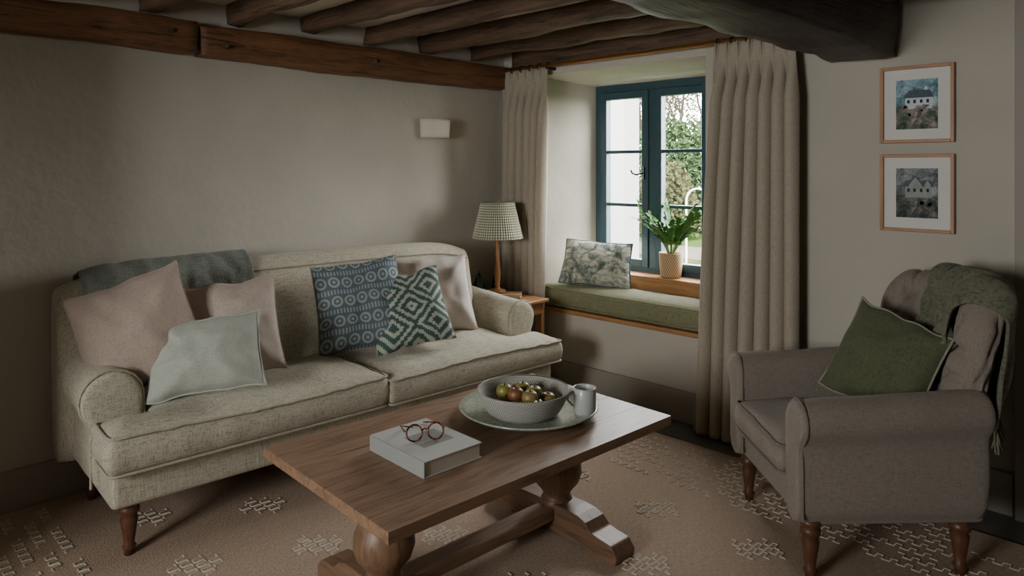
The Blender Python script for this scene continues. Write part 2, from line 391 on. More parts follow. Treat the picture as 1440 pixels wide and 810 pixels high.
# ---------------------------------------------------------------- sofa
SO=root('sofa',(-3.01,1.888,0),87)
box('base_frame',(-1.10,-.36,.20),(1.08,.33,.335),M_sofa,SO,.02)
prof=[(.355,.2),(.37,.45),(.375,.65),(.385,.82),(.38,.90),(.35,.955),(.30,.975),(.25,.96),(.215,.91),(.19,.82),(.155,.68),(.125,.55),(.11,.42),(.10,.2)]
BC,BH=-.10,1.07
def crest(x):
    a=min(1,abs(x-BC)/BH); return (1-.085*a**9-.012*a*a)
def sprof(x,off=0):
    k=crest(x); a=min(1,abs(x-BC)/BH); sh=1-.5*max(0,(a-.965)/.035)
    out=[]
    for (py,pz) in prof:
        z=.2+(pz-.2)*k; y=.25+(py-.25)*(1 if off else sh)+0.014*mn.noise(Vector((x*3,pz*3,0)))
        out.append((y,z))
    return out
rings=[]
xs=[BC+BH*t for t in [-1.0,-.99,-.97]+[-.945+1.89*i/30 for i in range(31)]+[.97,.99,1.0]]
for x in xs: rings.append([(x,y,z) for y,z in sprof(x)])
loft('back',rings,M_sofa,SO,sub=1)
tubes('back_piping',[[(x,sprof(x)[8][0]-.002,sprof(x)[8][1]) for x in [BC+BH*(-.97+1.94*i/40) for i in range(41)]]],.005,M_sofapipe,SO)
def arm(side,xin,xout,z0,zt,y0,y1,mat,pmat,parent,name,slope=.03,over=.02):
    r=(xout-xin)/2; xc=(xin+xout)/2; rings=[]
    base=[(xin,z0),(xin,z0+.1),(xin,(z0+zt)/2),(xin,zt-r-.03)]
    for q in range(11):
        a=math.pi-(math.pi+.75)*q/10; base.append((xc+r*math.cos(a),zt-r+r*math.sin(a)*1.0))
    base+=[(xout-over-.006,zt-2.1*r),(xout-over,(z0+zt)/2-.02),(xout-over,z0+.1),(xout-over,z0)]
    ys=[y0-.022,y0-.016,y0,y0+.02]+[y0+.02+(y1-y0-.02)*i/16 for i in range(1,17)]
    for n_,y in enumerate(ys):
        sc=(.86,.95,1,1)[n_] if n_<4 else 1
        s=(y-y0)/(y1-y0); rr=[]
        for (px,pz) in base:
            qx=xc+(px-xc)*sc; qz=(zt+z0)/2+(pz-(zt+z0)/2)*(1-(1-sc)*.4)
            k=max(0,(pz-z0)/(zt-z0)); qz+=slope*s*k
            dn=mn.noise(Vector((px*9,y*9,pz*9)))*.005
            rr.append((side*(qx+dn),y,qz+dn*k))
        rings.append(rr)
    loft(name,rings,mat,parent,sub=1)
    tubes(name+'_piping',[[(side*px,y0-.002,max(pz,z0+.03)) for px,pz in base]],.005,pmat,parent)
arm(-1,.950,1.165,.2,.650,-.175,.33,M_sofa,M_sofapipe,SO,'arm_left',over=.04); arm(1,.915,1.110,.2,.645,-.175,.33,M_sofa,M_sofapipe,SO,'arm_right')
pad('seat_cushion_left',[(-1.12,-.415),(-.013,-.415),(-.013,.13),(-.945,.13),(-.945,-.205),(-1.12,-.205)],.335,.472,.05,M_sofa,SO,M_sofapipe,seed=1)
pad('seat_cushion_right',[(-.007,-.425),(1.095,-.425),(1.095,-.205),(.912,-.205),(.912,.13),(-.007,.13)],.335,.462,.05,M_sofa,SO,M_sofapipe,seed=5)
legp=[(0,0),(.016,0),(.018,.02),(.024,.03),(.017,.04),(.024,.09),(.030,.13),(.024,.145),(.034,.155),(.034,.17),(.028,.178),(.036,.19),(.036,.205),(0,.205)]
for n_,(x,y) in enumerate(((-1.03,-.30),(1.01,-.30),(-1.03,.27),(1.01,.27))):
    lathe(f'leg_{n_+1}',legp,M_legw,SO,(x,y,.011),24)
M_throw=fabric('grey_green_wool','#72776d','#595f57',180,bump=.8)
T=root('throw_blanket',(-3.01,1.888,0),87)
def thr(u,v):
    x=-1.075+.70*u+.02*mn.noise(Vector((v*4,u*3,1)))
    P=sprof(x,1)
    path=[(P[9][0]-.014,P[9][1]+.01),(P[8][0]-.015,P[8][1]),(P[7][0]-.014,P[7][1]+.011),(P[6][0],P[6][1]+.018),(P[5][0]+.014,P[5][1]+.014),(P[4][0]+.015,P[4][1]),(P[3][0]+.014,P[3][1])]
    t=v*(len(path)-1); i=min(int(t),len(path)-2); t-=i
    y=path[i][0]*(1-t)+path[i+1][0]*t; z=path[i][1]*(1-t)+path[i+1][1]*t
    w=.010*abs(mn.noise(Vector((u*5+v*1.5,v*1.2,0))))+.004*mn.noise(Vector((u*16,v*3,5)))+.002
    s=-1 if v<.5 else 0.3
    return (x,y+s*abs(w)-.004*(v<.45),z+abs(w)-.04*math.sin(u*2.6)*max(0,.3-v))
grid('blanket',70,36,thr,M_throw,T,solid=.010,sub=1)
# ---------------------------------------------------------------- scatter cushions
M_rose=fabric('dusty_rose_linen','#a39184','#8b7b6f',420,bump=.2); M_rose2=fabric('oat_linen','#b4a598','#9d8f82',420,bump=.2)
M_sage=fabric('pale_sage_linen','#a9aca0','#93978c',420,bump=.2); M_pink=fabric('pale_linen','#d0c7bd','#bbb1a8',420,bump=.2)
def pat_diamond():
    k=NT('ikat_diamond'); uv=k.coord('UV'); sp=k.n('ShaderNodeSeparateXYZ'); k.l(uv,sp.inputs[0]); u,v=sp.outputs[0],sp.outputs[1]
    def cell(s,n,off): 
        f=k.math('FRACT',k.math('ADD',k.math('MULTIPLY',s,n),off)); return k.math('ABSOLUTE',k.math('SUBTRACT',f,.5))
    us=k.math('SNAP',u,.022)
    cb=k.n('ShaderNodeCombineXYZ'); k.l(us,cb.inputs[0]); jit=k.noise(cb.outputs[0],90,1)
    v2=k.math('ADD',v,k.math('MULTIPLY',k.math('SUBTRACT',jit,.5),.08))
    d=k.math('ADD',cell(us,1.7,.15),cell(v2,2.0,.0))
    r=k.math('FRACT',k.math('MULTIPLY',d,4.2))
    m=k.ramp(r,[(.50,(0,0,0,1)),(.60,(1,1,1,1))])
    c=k.mix(m,lin('#3a5650'),lin('#b9bbaa')); c=k.mix(k.math('MULTIPLY',k.noise(k.coord('Object',(300,300,40)),1,2),.35),c,lin('#5b6f6a'))
    k.col(c); k.rough(.95); k.bump(k.noise(k.coord('Object'),250,2),.3); return k.m
def pat_rings():
    k=NT('blue_block_print'); uv=k.coord('UV'); sp=k.n('ShaderNodeSeparateXYZ'); k.l(uv,sp.inputs[0]); u,v=sp.outputs[0],sp.outputs[1]
    fu=k.math('SUBTRACT',k.math('FRACT',k.math('MULTIPLY',u,7)),.5); fv=k.math('SUBTRACT',k.math('FRACT',k.math('MULTIPLY',v,4.5)),.5)
    fv2=k.math('MULTIPLY',fv,1.55)
    d=k.math('SQRT',k.math('ADD',k.math('MULTIPLY',fu,fu),k.math('MULTIPLY',fv2,fv2)))
    a=k.math('MULTIPLY',k.math('LESS_THAN',d,.44),k.math('GREATER_THAN',d,.27)); b=k.math('LESS_THAN',d,.12)
    m=k.math('ADD',a,b)
    g=k.math('MULTIPLY',k.math('GREATER_THAN',k.math('ABSOLUTE',fv),.38),k.math('GREATER_THAN',k.math('FRACT',k.math('MULTIPLY',u,28)),.5)); m=k.math('MINIMUM',k.math('ADD',m,g),1)
    c=k.mix(m,lin('#55656f'),lin('#a0a69f')); c=k.mix(k.math('MULTIPLY',k.noise(k.coord('Object'),150,2),.4),c,lin('#6d777b'))
    k.col(c); k.rough(.95); k.bump(k.noise(k.coord('Object'),250,2),.3); return k.m
def pat_toile():
    k=NT('landscape_toile'); uv=k.coord('UV',(1.6,1,1)); 
    f=k.noise(uv,3.2,8,.62,1.2); g=k.noise(uv,16,6,.7,.5); w=k.wave(uv,2.2,'Y',6)
    h=k.math('ADD',k.math('MULTIPLY',f,.75),k.math('MULTIPLY',g,.25))
    c=k.ramp(h,[(.40,lin('#4f5b52')),(.47,lin('#838a80')),(.51,lin('#b9b7a8')),(.60,lin('#cfcabb'))])
    c=k.mix(k.math('MULTIPLY',k.math('GREATER_THAN',w,.8),.45),c,lin('#6c766e'))
    k.col(c); k.rough(.9); return k.m
M_dia=pat_diamond(); M_ring=pat_rings(); M_toile=pat_toile()
pillow('scatter_cushion_rose',.45,.45,.20,(-3.03,.955,.745),58,14,-20,M_rose,seed=1)
pillow('scatter_cushion_oat',.41,.41,.19,(-2.985,1.31,.715),60,20,-6,M_rose2,seed=2)
pillow('scatter_cushion_sage',.43,.30,.17,(-2.82,1.14,.662),52,24,-7,M_sage,seed=3,pipe=M_sage)
pillow('scatter_cushion_blue_print',.45,.45,.18,(-2.99,1.965,.722),66,18,-6,M_ring,M_rose2,seed=4)
pillow('scatter_cushion_diamond',.385,.385,.17,(-2.86,2.165,.69),60,22,-10,M_dia,M_rose2,seed=5)
pillow('scatter_cushion_pale_pink',.42,.42,.18,(-2.99,2.43,.71),62,16,-4,M_pink,seed=6)
pillow('window_seat_cushion',.46,.29,.16,(-2.81,3.625,.782),22,18,2,M_toile,M_sage,pipe=M_teal,seed=7,pinch=.05)
# ---------------------------------------------------------------- side table + lamp
ST=root('side_table',(-3.18,3.165,0))
box('top',(-.24,-.125,.565),(.26,.125,.585),M_oak,ST,.005); box('apron',(-.21,-.10,.49),(.23,.105,.565),M_oak,ST)
for n_,(x,y) in enumerate(((-.2,-.09),(.22,-.09),(-.2,.095),(.22,.095))): box(f'leg_{n_+1}',(x-.015,y-.015,0.011),(x+.015,y+.015,.5),M_oakZ,ST)
BK=root('small_book',(-3.15,3.14,.587),40)
M_paper=plain('paper','#cfc7b5',.8,.05,60,.1,stretch=(1,1,20)); M_cover=plain('tan_cover','#a98a68',.6,.05,10,.05)
box('pages',(-.095,-.065,.003),(.095,.06,.018),M_paper,BK,.001); box('cover_top',(-.1,-.068,.018),(.1,.068,.021),M_cover,BK,.001); box('cover_bottom',(-.1,-.068,0),(.1,.068,.003),M_cover,BK,.001)
LA=root('table_lamp',(-3.21,3.125,.609))
lathe('turned_base',[(0,0),(.055,0),(.057,.008),(.05,.016),(.02,.024),(.014,.04),(.019,.05),(.013,.06),(.018,.09),(.020,.13),(.013,.17),(.011,.22),(.017,.235),(.011,.25),(.010,.30),(.018,.31),(.010,.325),(.008,.36),(0,.36)],M_oakZ,LA,seg=24)
k=NT('gingham_shade'); uv=k.coord('UV'); sp=k.n('ShaderNodeSeparateXYZ'); k.l(uv,sp.inputs[0])
a=k.math('GREATER_THAN',k.math('FRACT',k.math('MULTIPLY',sp.outputs[0],60)),.5); b=k.math('GREATER_THAN',k.math('FRACT',k.math('MULTIPLY',sp.outputs[1],14)),.5)
s=k.math('MULTIPLY',k.math('ADD',a,b),.5); c=k.ramp(s,[(.0,lin('#cfc8b0')),(.5,lin('#98987f')),(1,lin('#5a614e'))]); k.col(c); k.rough(.9)
M_ging=k.m
def shade(u,v):
    a=2*math.pi*u; r=.158+(.105-.158)*v; r+=.0022*math.sin(a*60); return (r*math.cos(a),r*math.sin(a),.345+.22*v)
grid('pleated_shade',360,12,shade,M_ging,LA,cu=True,solid=.002)
tubes('shade_trim',[[(.159*math.cos(i*math.pi/24),.159*math.sin(i*math.pi/24),.346) for i in range(48)],[(.106*math.cos(i*math.pi/24),.106*math.sin(i*math.pi/24),.565) for i in range(48)]],.004,M_ging,LA,cyc=True)
tubes('shade_spider',[[(0,0,.36),(.0,0,.55)],[(-.105,0,.55),(.105,0,.55)],[(0,-.105,.55),(0,.105,.55)]],.002,M_brass,LA)
M_gceramic=plain('green_glaze','#1f332c',.15,.2,10,.02,coat=.6)
for (x,y,s) in ((-3.345,3.09,1.0),(-3.31,3.21,.9)):
    e=root('green_ceramic_pear',(x,y,.586)); lathe('body',[(0,0),(.025*s,0),(.036*s,.02*s),(.038*s,.045*s),(.028*s,.085*s),(.016*s,.115*s),(.01*s,.13*s),(0,.133*s)],M_gceramic,e,seg=24); tubes('stalk',[[(0,0,.13*s),(.004,0,.15*s)]],.002,M_iron,e)
# ---------------------------------------------------------------- sconce + socket
SC=root('wall_sconce',(X0,2.815,1.582))
def sc(u,v):
    a=math.pi*(u-.5); r=.105-.006*(1-v); return (.105*math.cos(a)*.95*(.93+.07*v),r*math.sin(a),.115*v)
grid('bowl',40,6,sc,M_plaster,SC,solid=.006); prism('bottom',[(.098*math.cos(math.pi*(i/20-.5))*.93,.098*math.sin(math.pi*(i/20-.5))) for i in range(21)],0,.006,M_plaster,SC)
so=root('wall_socket',(X0,.50,.62)); box('plate',(0,-.075,-.045),(.008,.075,.045),M_iron,so,.003); box('switch',(.008,-.05,-.015),(.012,-.03,.015),M_iron,so,.001); box('switch_2',(.008,.03,-.015),(.012,.05,.015),M_iron,so,.001)
# ---------------------------------------------------------------- coffee table
CT=root('coffee_table',(-1.815,1.68,.011),-2.5)
for n_ in range(5):
    x0=-.37+.148*n_; box(f'top_plank_{n_+1}',(x0+.0002,-.615,.436),(x0+.1478,.615,.469),M_table,CT,.0008)
box('batten_near',(-.29,-.44,.405),(.29,-.34,.436),M_tableX,CT,.006); box('batten_far',(-.29,.34,.405),(.29,.44,.436),M_tableX,CT,.006)
bal=[(0,.09),(.062,.09),(.066,.105),(.058,.12),(.05,.13),(.06,.15),(.085,.18),(.097,.215),(.094,.25),(.078,.285),(.055,.315),(.043,.335),(.05,.345),(.06,.355),(.05,.365),(.062,.38),(.066,.406),(0,.406)]
foot=[(-.33,0),(-.20,0),(-.19,.012),(.19,.012),(.20,0),(.33,0),(.335,.03),(.31,.06),(.26,.066),(.22,.072),(.19,.10),(.15,.112),(.10,.115),(-.10,.115),(-.15,.112),(-.19,.10),(-.22,.072),(-.26,.066),(-.31,.06),(-.335,.03)]
for nm,y in (('near',-.39),('far',.39)):
    lathe('baluster_'+nm,bal,M_tableZ,CT,(0,y,0),36)
    prism('foot_'+nm,foot,y-.055,y+.055,M_tableX,CT,bev=.006,axes='xzy')
box('stretcher',(-.04,-.335,.055),(.04,.335,.10),M_table,CT,.006)
M_trayg=NT('speckled_glaze'); k=M_trayg; c=k.ramp(k.noise(k.coord('Object'),60,4),[(.35,lin('#8b9384')),(.6,lin('#a8ad9c'))]); k.col(c); k.rough(.25); M_trayg=k.m
TR=root('serving_plate',(-1.812,1.925,.4805)); lathe('dish',[(0,.004),(.15,.004),(.16,0),(.17,.004),(.235,.018),(.256,.03),(.26,.034),(.255,.037),(.235,.026),(.17,.014),(.1,.012),(0,.012)],M_trayg,TR,seg=64)
k=NT('woven_bowl'); uv=k.coord('UV'); sp=k.n('ShaderNodeSeparateXYZ'); k.l(uv,sp.inputs[0])
obz=k.n('ShaderNodeSeparateXYZ'); k.l(k.coord('Object'),obz.inputs[0])
row=k.math('FLOOR',k.math('MULTIPLY',obz.outputs[2],160)); ph=k.math('MULTIPLY',k.math('MODULO',row,2),.5)
m=k.math('GREATER_THAN',k.math('FRACT',k.math('ADD',k.math('MULTIPLY',sp.outputs[0],110),ph)),.5)
k.col(k.mix(m,lin('#8b8c86'),lin('#c3c0b4'))); k.rough(.8); k.bump(k.math('SINE',k.math('MULTIPLY',obz.outputs[2],1000)),.6,.002); M_bowl=k.m
BW=root('fruit_bowl',(-1.80,1.885,.494)); pr=[(0,.0),(.115,0),(.12,.004)]+[(.12+.05*(t/10)**.6,.004+.085*t/10) for t in range(1,11)]+[(.168,.094),(.163,.088)]+[(.112+.05*(t/10)**.6,.010+.078*t/10) for t in range(9,-1,-1)]+[(0,.010)]
lathe('basket',pr,M_bowl,BW,seg=72)
FR=root('bowl_of_fruit',(-1.80,1.885,.505))
fm=[plain('fruit_russet','#8a7440',.45,.3,20,.05),plain('fruit_blush','#7d5030',.45,.35,12,.05),plain('fruit_green','#85823f',.4,.25,15,.05)]
ap=[(0,.006),(.008,.002),(.02,.004),(.028,.016),(.030,.03),(.026,.046),(.016,.054),(.008,.053),(0,.046)]
n_=0
for (x,y,z) in [(0,0,.0),(.065,.0,0),(-.065,.0,0),(.03,.06,0),(-.035,.06,0),(.03,-.06,0),(-.035,-.06,0),(.035,.02,.036),(-.03,.025,.036),(0,-.04,.036),(.08,-.045,.012),(.07,.055,.012),(-.08,.055,.012),(-.06,-.04,.036),(.06,-.03,.036)]:
    n_+=1; lathe(f'fruit_{n_}',ap,fm[n_%3],FR,(x,y,z),20); tubes(f'stem_{n_}',[[(x,y,z+.045),(x+.004,y,z+.062)]],.0015,M_iron,FR)
M_mug=plain('grey_stoneware','#b4b5b2',.35,.05,30,.03,coat=.2)
MG=root('coffee_mug',(-1.632,2.035,.497)); lathe('cup',[(0,0),(.036,0),(.041,.004),(.042,.095),(.040,.097),(.038,.094),(.037,.012),(0,.010)],M_mug,MG,seg=40)
MG.rotation_euler=(0,0,math.radians(205)); tubes('handle',[[(.040+.026*math.sin(i*math.pi/12),0,.022+.055*i/12) for i in range(13)]],.0045,M_mug,MG)
M_bw=plain('book_white','#c0c0ba',.55,.03,10,.02); M_bg=plain('book_grey_label','#8f918c',.6,.03,10,.02)
BB=root('coffee_table_book',(-1.79,1.42,.4805),-2)
box('cover_bottom',(-.148,-.112,0),(.148,.112,.004),M_bw,BB,.001); box('pages',(-.143,-.108,.004),(.143,.106,.046),M_paper,BB,.001); box('cover_top',(-.148,-.112,.046),(.148,.112,.05),M_bw,BB,.001); box('spine',(-.148,-.1145,0),(.148,-.110,.05),M_bg,BB,.001)
box('cover_picture',(-.05,-.05,.05),(.06,.07,.0505),M_bg,BB,0)
k=NT('tortoiseshell'); k.col(k.ramp(k.noise(k.coord('Object'),90,3),[(.45,lin('#24100a')),(.56,lin('#8a4726'))])); k.rough(.2); M_tort=k.m
GS=root('spectacles',(-1.80,1.42,.5335),62)
rims=[]
for cx in (-.034,.034): rims.append([(cx+.025*math.cos(i*math.pi/18),-.028+.006*math.sin(i*math.pi/18),.025+.024*math.sin(i*math.pi/18)) for i in range(36)])
tubes('rims',rims,.0028,M_tort,GS,cyc=True)
tubes('bridge_and_temples',[[(-.010,-.025,.03),(0,-.026,.036),(.010,-.025,.03)],[(-.059,-.026,.03),(-.065,-.02,.031),(-.064,.06,.02),(-.045,.10,.003),(-.02,.085,.0015)],[(.059,-.026,.03),(.065,-.02,.031),(.060,.06,.02),(.04,.115,.003),(.02,.125,.0015)]],.0024,M_tort,GS)
# ---------------------------------------------------------------- armchair
AC=root('armchair',(-.99,2.79,0),-43.8)
box('seat_frame',(-.315,-.285,.20),(.315,.33,.335),M_chair,AC,.02)
arm(-1,.228,.372,.2,.62,-.30,.345,M_chair,M_chairp,AC,'arm_far',slope=.03,over=.038); arm(1,.228,.372,.2,.62,-.30,.345,M_chair,M_chairp,AC,'arm_near',slope=.03,over=.038)
pad('seat_cushion',[(-.225,-.335),(.225,-.335),(.225,.19),(-.225,.19)],.335,.445,.045,M_chair,AC,M_chairp,seed=3)
PM=math.radians(60)
def bk(phi,z,t):
    s=math.sin(phi);c=math.cos(phi)
    R=.375
    x=(R-t*.9)*math.copysign(abs(s)**.9,s); y=.05+(.31-t)*abs(c)**.6
    lean=.27*max(0,z-.35)**1.1; y+=lean*(.55+.45*c); x*=1+.16*max(0,z-.58)
    return Vector((x,y,z))
def top(phi):
    a=abs(phi)/PM; return .985-.025*a**2-.12*max(0,(a-.60)/.40)**2
def backring(phi,off=0.0):
    zt=top(phi); pts=[]
    a_=abs(phi)/PM; kk=1.0
    if a_>.84: kk=max(.12,math.sqrt(max(0,1-((a_-.84)/.16)**2)))
    TH=.115
    for i in range(36):
        z=.30+(zt-.07-.30)*i/35
        p=bk(phi,z,TH); n=Vector((-math.sin(phi),-math.cos(phi),0))
        uu=phi/math.radians(15); vv=(z-.3)/.095
        d=min((( (uu-a)**2+(vv-b)**2) for a in range(-3,4) for b in range(1,8) if (a+b)%2==0),default=9)
        f1=abs(((uu+vv)/2+.5)%1-.5); f2=abs(((uu-vv)/2+.5)%1-.5); e=min(f1,f2)
        if abs(uu)>3: e=abs(((vv+1)/2+.5)%1-.5)
        dim=.030*math.exp(-d/.05)+.018*math.exp(-d/.4)+.018*math.exp(-(e/.07)**2)
        p=p+n*(.022-dim); p+=n*off; pts.append(p)
    ci=bk(phi,zt-.06,TH)+Vector((-math.sin(phi),-math.cos(phi),0))*.012;co=bk(phi,zt-.06,0); c=(ci+co)/2; r=(co-ci).length/2; dr=(co-ci).normalized()
    pl=.022*math.exp(-((.5-abs((phi/math.radians(30))%1-.5))/.06)**2)
    for q in range(1,8):
        a=math.pi-math.pi*q/8; rq=r-pl*math.sin(a)*(1 if q<6 else 0)
        pts.append(c+dr*((rq+.006+off)*math.cos(a))+Vector((0,0,(rq+off)*math.sin(a))))
    for q in (.92,.86,.8,.74,.68,.62,.56,.5,.4,.2):
        z=.2+(zt-.06-.2)*q; p=bk(phi,z,0); n=Vector((math.sin(phi),math.cos(phi),0)); pts.append(p+n*off)
    pts.append(bk(phi,.2,0))
    if a_>.74 and off==0:
        out=[]
        for p in pts:
            m=bk(phi,min(p.z,zt-.02),TH/2); vv=(p.z-.3)/.095; e=abs(((vv+1)+.5)%1-.5)*.5
            gr=math.exp(-(e/.075)**2)*min(1,(a_-.74)/.10)*(p.z<zt-.03)
            k2=kk*(1-.30*gr); ins=-.018*gr*(1 if phi>0 else -1)
            q=m+(p-m)*k2+Vector((ins,0.014*gr,0)); q.z=p.z-(1-kk)*.045*max(0,(p.z-.6)/.3); out.append(q)
        pts=out
    return pts
NR=180
rings=[backring(-PM+2*PM*i/NR) for i in range(NR+1)]
loft('tufted_back',rings,M_chair,AC)
bt=[]
for a in range(-3,4):
    for b in range(1,8):
        if (a+b)%2==0:
            phi=a*math.radians(15); z=.3+.095*b
            if .45<z<top(phi)-.08:
                n=Vector((-math.sin(phi),-math.cos(phi),0)); p=bk(phi,z,.115)-n*.032; q=p+n*.008; bt.append([tuple(p),tuple(q)])
tubes('buttons',bt,.009,M_chairp,AC)
for n_,(x,y) in enumerate(((-.285,-.255),(.285,-.255),(-.27,.27),(.27,.27))): lathe(f'leg_{n_+1}',legp,M_legw,AC,(x,y,.011),24)
M_knit=fabric('moss_mohair','#6b6b56','#4d4f40',110,bump=1.0)
TH_=root('knitted_throw',(-.99,2.79,0),-43.8)
def th(u,v):
    phi=math.radians(-8+62*u+4*mn.noise(Vector((v*3,0,1)))); R=backring(phi,.0125)
    seq=R[21:51]; t=v*(len(seq)-1); i=min(int(t),len(seq)-2); t-=i
    p=seq[i]*(1-t)+seq[i+1]*t
    out=Vector((math.sin(phi),math.cos(phi),0)); w=abs(.024*math.sin(u*11+2.5*v))+.018*mn.noise(Vector((u*7,v*7,0)))+.016
    s=1 if v>.6 else -.8
    k=abs(v-.6)
    return p+out*s*w*min(1,k*3)+Vector((0,0,.6*w*(1-min(1,k*3))))+Vector((0,0,.006))-Vector((0,0,(.10+.10*(1-u))*max(0,.25-v)))
grid('knit',64,70,th,M_knit,TH_,solid=.012,sub=1)
fr=[]
for i in range(60):
    p=th(i/59,1); fr.append([tuple(p),tuple(p+Vector((random.uniform(-.01,.01),random.uniform(0,.012),-.04))),tuple(p+Vector((random.uniform(-.02,.02),random.uniform(0,.02),-.08)))])
tubes('fringe',fr,.003,M_knit,TH_)
M_velvet=fabric('moss_green_velvet','#575c41','#43482f',260,bump=.3); M_velb=fabric('natural_linen_back','#948b7a','#7f7667',400)
pillow('green_scatter_cushion',.385,.385,.17,(-.868,2.865,.668),-14,18,15,M_velvet,M_velb,pipe=M_velb,seed=8)
# ---------------------------------------------------------------- rug
k=NT('jute_rug'); v=k.coord('Object'); w2=k.noise(k.coord('Object',(60,220,1)),1,3)
c=k.ramp(w2,[(.34,lin('#8b7865')),(.5,lin('#a38d78')),(.66,lin('#b6a18b'))]); c=k.mix(k.math('MULTIPLY',k.noise(v,2.5,4),.45),c,lin('#927c68'))
k.col(c); k.rough(1); k.bump(w2,.5,.006); M_rug=k.m
M_tuft=fabric('ivory_tufts','#bbae9b','#a69a87',200,bump=.8)
RG=root('area_rug')
box('woven_base',(-3.44,.0,.0005),(-.35,3.17,.011),M_rug,RG,.004)
L=[]
def meander(cx,cy,n,dx=.020,dy=.016):
    pts=[]; x=cx-n*dx/2; s=1
    for i in range(n):
        pts+= [(x,cy+s*dy,.010),(x+dx,cy+s*dy,.010)]; s=-s; x+=dx
    return pts
def motif(cx,cy):
    for r,n in ((-1.5,4),(-.5,8),(.5,8),(1.5,4)): L.append(meander(cx+(.02 if r>0 else -.02),cy+r*.042,n))
for row,y in enumerate((.98,1.35,1.72,2.09,2.46)):
    for c_ in range(7):
        x=-3.0+c_*.46+(.23 if row%2 else 0)
        if x<-.5: motif(x+.03*math.sin(row*3+c_),y)
for y0_,y1_ in ((.08,.74),(2.72,3.1)):
    y=y0_; r=0
    while y<y1_:
        x=-3.38+(.1 if r%2 else 0)
        while x<-.6:
            n=random.choice((6,10,14)); L.append(meander(x+n*.012,y,n,.024,.014)); x+=n*.024+.07
        y+=.062; r+=1
tubes('tufted_pattern',L,.0048,M_tuft,RG,res=1)
# ---------------------------------------------------------------- framed pictures
M_matb=plain('mount_board','#d9d6cf',.8,.02,5,.02)
def art(name,cols):
    k=NT(name); v=k.coord('Object'); f=k.noise(v,22,8,.7,.6)
    k.col(k.ramp(f,[(.36,lin(cols[0])),(.46,lin(cols[1])),(.55,lin(cols[2])),(.66,lin(cols[3]))])); k.rough(.7); return k.m
A1=art('watercolour_blue',('#34505c','#5d7f8c','#8aabb4','#bfcdd0')); A2=art('watercolour_grey',('#33393a','#565e60','#848a88','#a9adaa'))
A3=art('watercolour_garden',('#26342a','#56634f','#97827f','#c9b6b1')); A4=art('watercolour_garden_grey',('#1b2020','#3f4542','#6f6c62','#a39c90'))
M_hw=plain('cottage_white','#c9d2d6',.8,.1,40,.02); M_hr=plain('cottage_roof','#4f5c66',.8,.2,50,.02); M_hd=plain('cottage_window','#26303a',.8,.1,40,.02); M_hg=plain('cottage_grey','#969a92',.8,.15,40,.02)
def picture(zb_,zt_,sky,gard,hw,style):
    R=root('framed_picture',(-.908,Y1,(zb_+zt_)/2)); w=.145; h=(zt_-zb_)/2; f=.014
    box('frame_left',(-w,-.025,-h),(-w+f,0,h),M_oakZ,R,.002); box('frame_right',(w-f,-.025,-h),(w,0,h),M_oakZ,R,.002)
    box('frame_top',(-w+f,-.025,h-f),(w-f,0,h),M_oak,R,.002); box('frame_bottom',(-w+f,-.025,-h),(w-f,0,-h+f),M_oak,R,.002)
    box('mount',(-w+f,-.010,-h+f),(w-f,-.004,h-f),M_matb,R,0)
    aw=.082; ah=.108
    box('print_sky',(-aw,-.0108,-.01),(aw,-.010,ah),sky,R,0); box('print_garden',(-aw,-.0109,-ah),(aw,-.010,-.01),gard,R,0)
    def poly(nm,pts,m,d): prism(nm,pts,-.0109-d,-.0108,m,R,axes='xzy')
    poly('house_body',[(-.045,-.02),(.06,-.02),(.06,.03),(-.045,.03)],hw,.0003)
    if style==0:
        poly('house_roof',[(-.055,.028),(.068,.028),(.05,.062),(-.03,.062)],M_hr,.0005); poly('chimney',[(.03,.06),(.042,.06),(.042,.076),(.03,.076)],hw,.0006)
    else:
        poly('house_roof',[(-.055,.028),(.068,.028),(.055,.055),(-.045,.055)],M_hr,.0005); poly('gable',[(-.03,.0),(.02,.0),(.02,.035),(-.005,.07),(-.03,.035)],hw,.0007); poly('gable_2',[(.03,.015),(.055,.015),(.055,.035),(.0425,.055),(.03,.035)],hw,.0008)
    for i,x in enumerate((-.032,-.008,.018,.043)):
        poly(f'house_window_{i}',[(x-.005,.005),(x+.005,.005),(x+.005,.02),(x-.005,.02)],M_hd,.0010)
    for i in range(14):
        cx=random.uniform(-.07,.07); cz=random.uniform(-.055,-.008); rr=random.uniform(.006,.012)
        poly(f'bush_{i}',[(cx+rr*math.cos(a*.7),cz+rr*.8*math.sin(a*.7)) for a in range(9)],gard,.0012)
picture(1.506,1.842,A1,A3,M_hw,0); picture(1.118,1.456,A2,A4,M_hg,1)
# ---------------------------------------------------------------- potted plant
PP=root('potted_plant',(-2.385,3.825,.715))
k=NT('woven_pot'); uv=k.coord('UV'); sp=k.n('ShaderNodeSeparateXYZ'); k.l(uv,sp.inputs[0]); oz=k.n('ShaderNodeSeparateXYZ'); k.l(k.coord('Object'),oz.inputs[0])
row=k.math('FLOOR',k.math('MULTIPLY',oz.outputs[2],80)); m=k.math('GREATER_THAN',k.math('FRACT',k.math('ADD',k.math('MULTIPLY',sp.outputs[0],30),k.math('MULTIPLY',k.math('MODULO',row,2),.5))),.5)
k.col(k.mix(m,lin('#8a6a4a'),lin('#c9b18d'))); k.rough(.85); k.bump(m,.5,.003); M_pot=k.m
lathe('woven_planter',[(0,0),(.058,0),(.064,.01),(.070,.08),(.074,.15),(.071,.155),(.066,.147),(.062,.12),(0,.12)],M_pot,PP,seg=48)
M_soil=plain('soil','#2b2119',.95,.2,60,.4); lathe('soil',[(0,.126),(.061,.124)],M_soil,PP,seg=24)
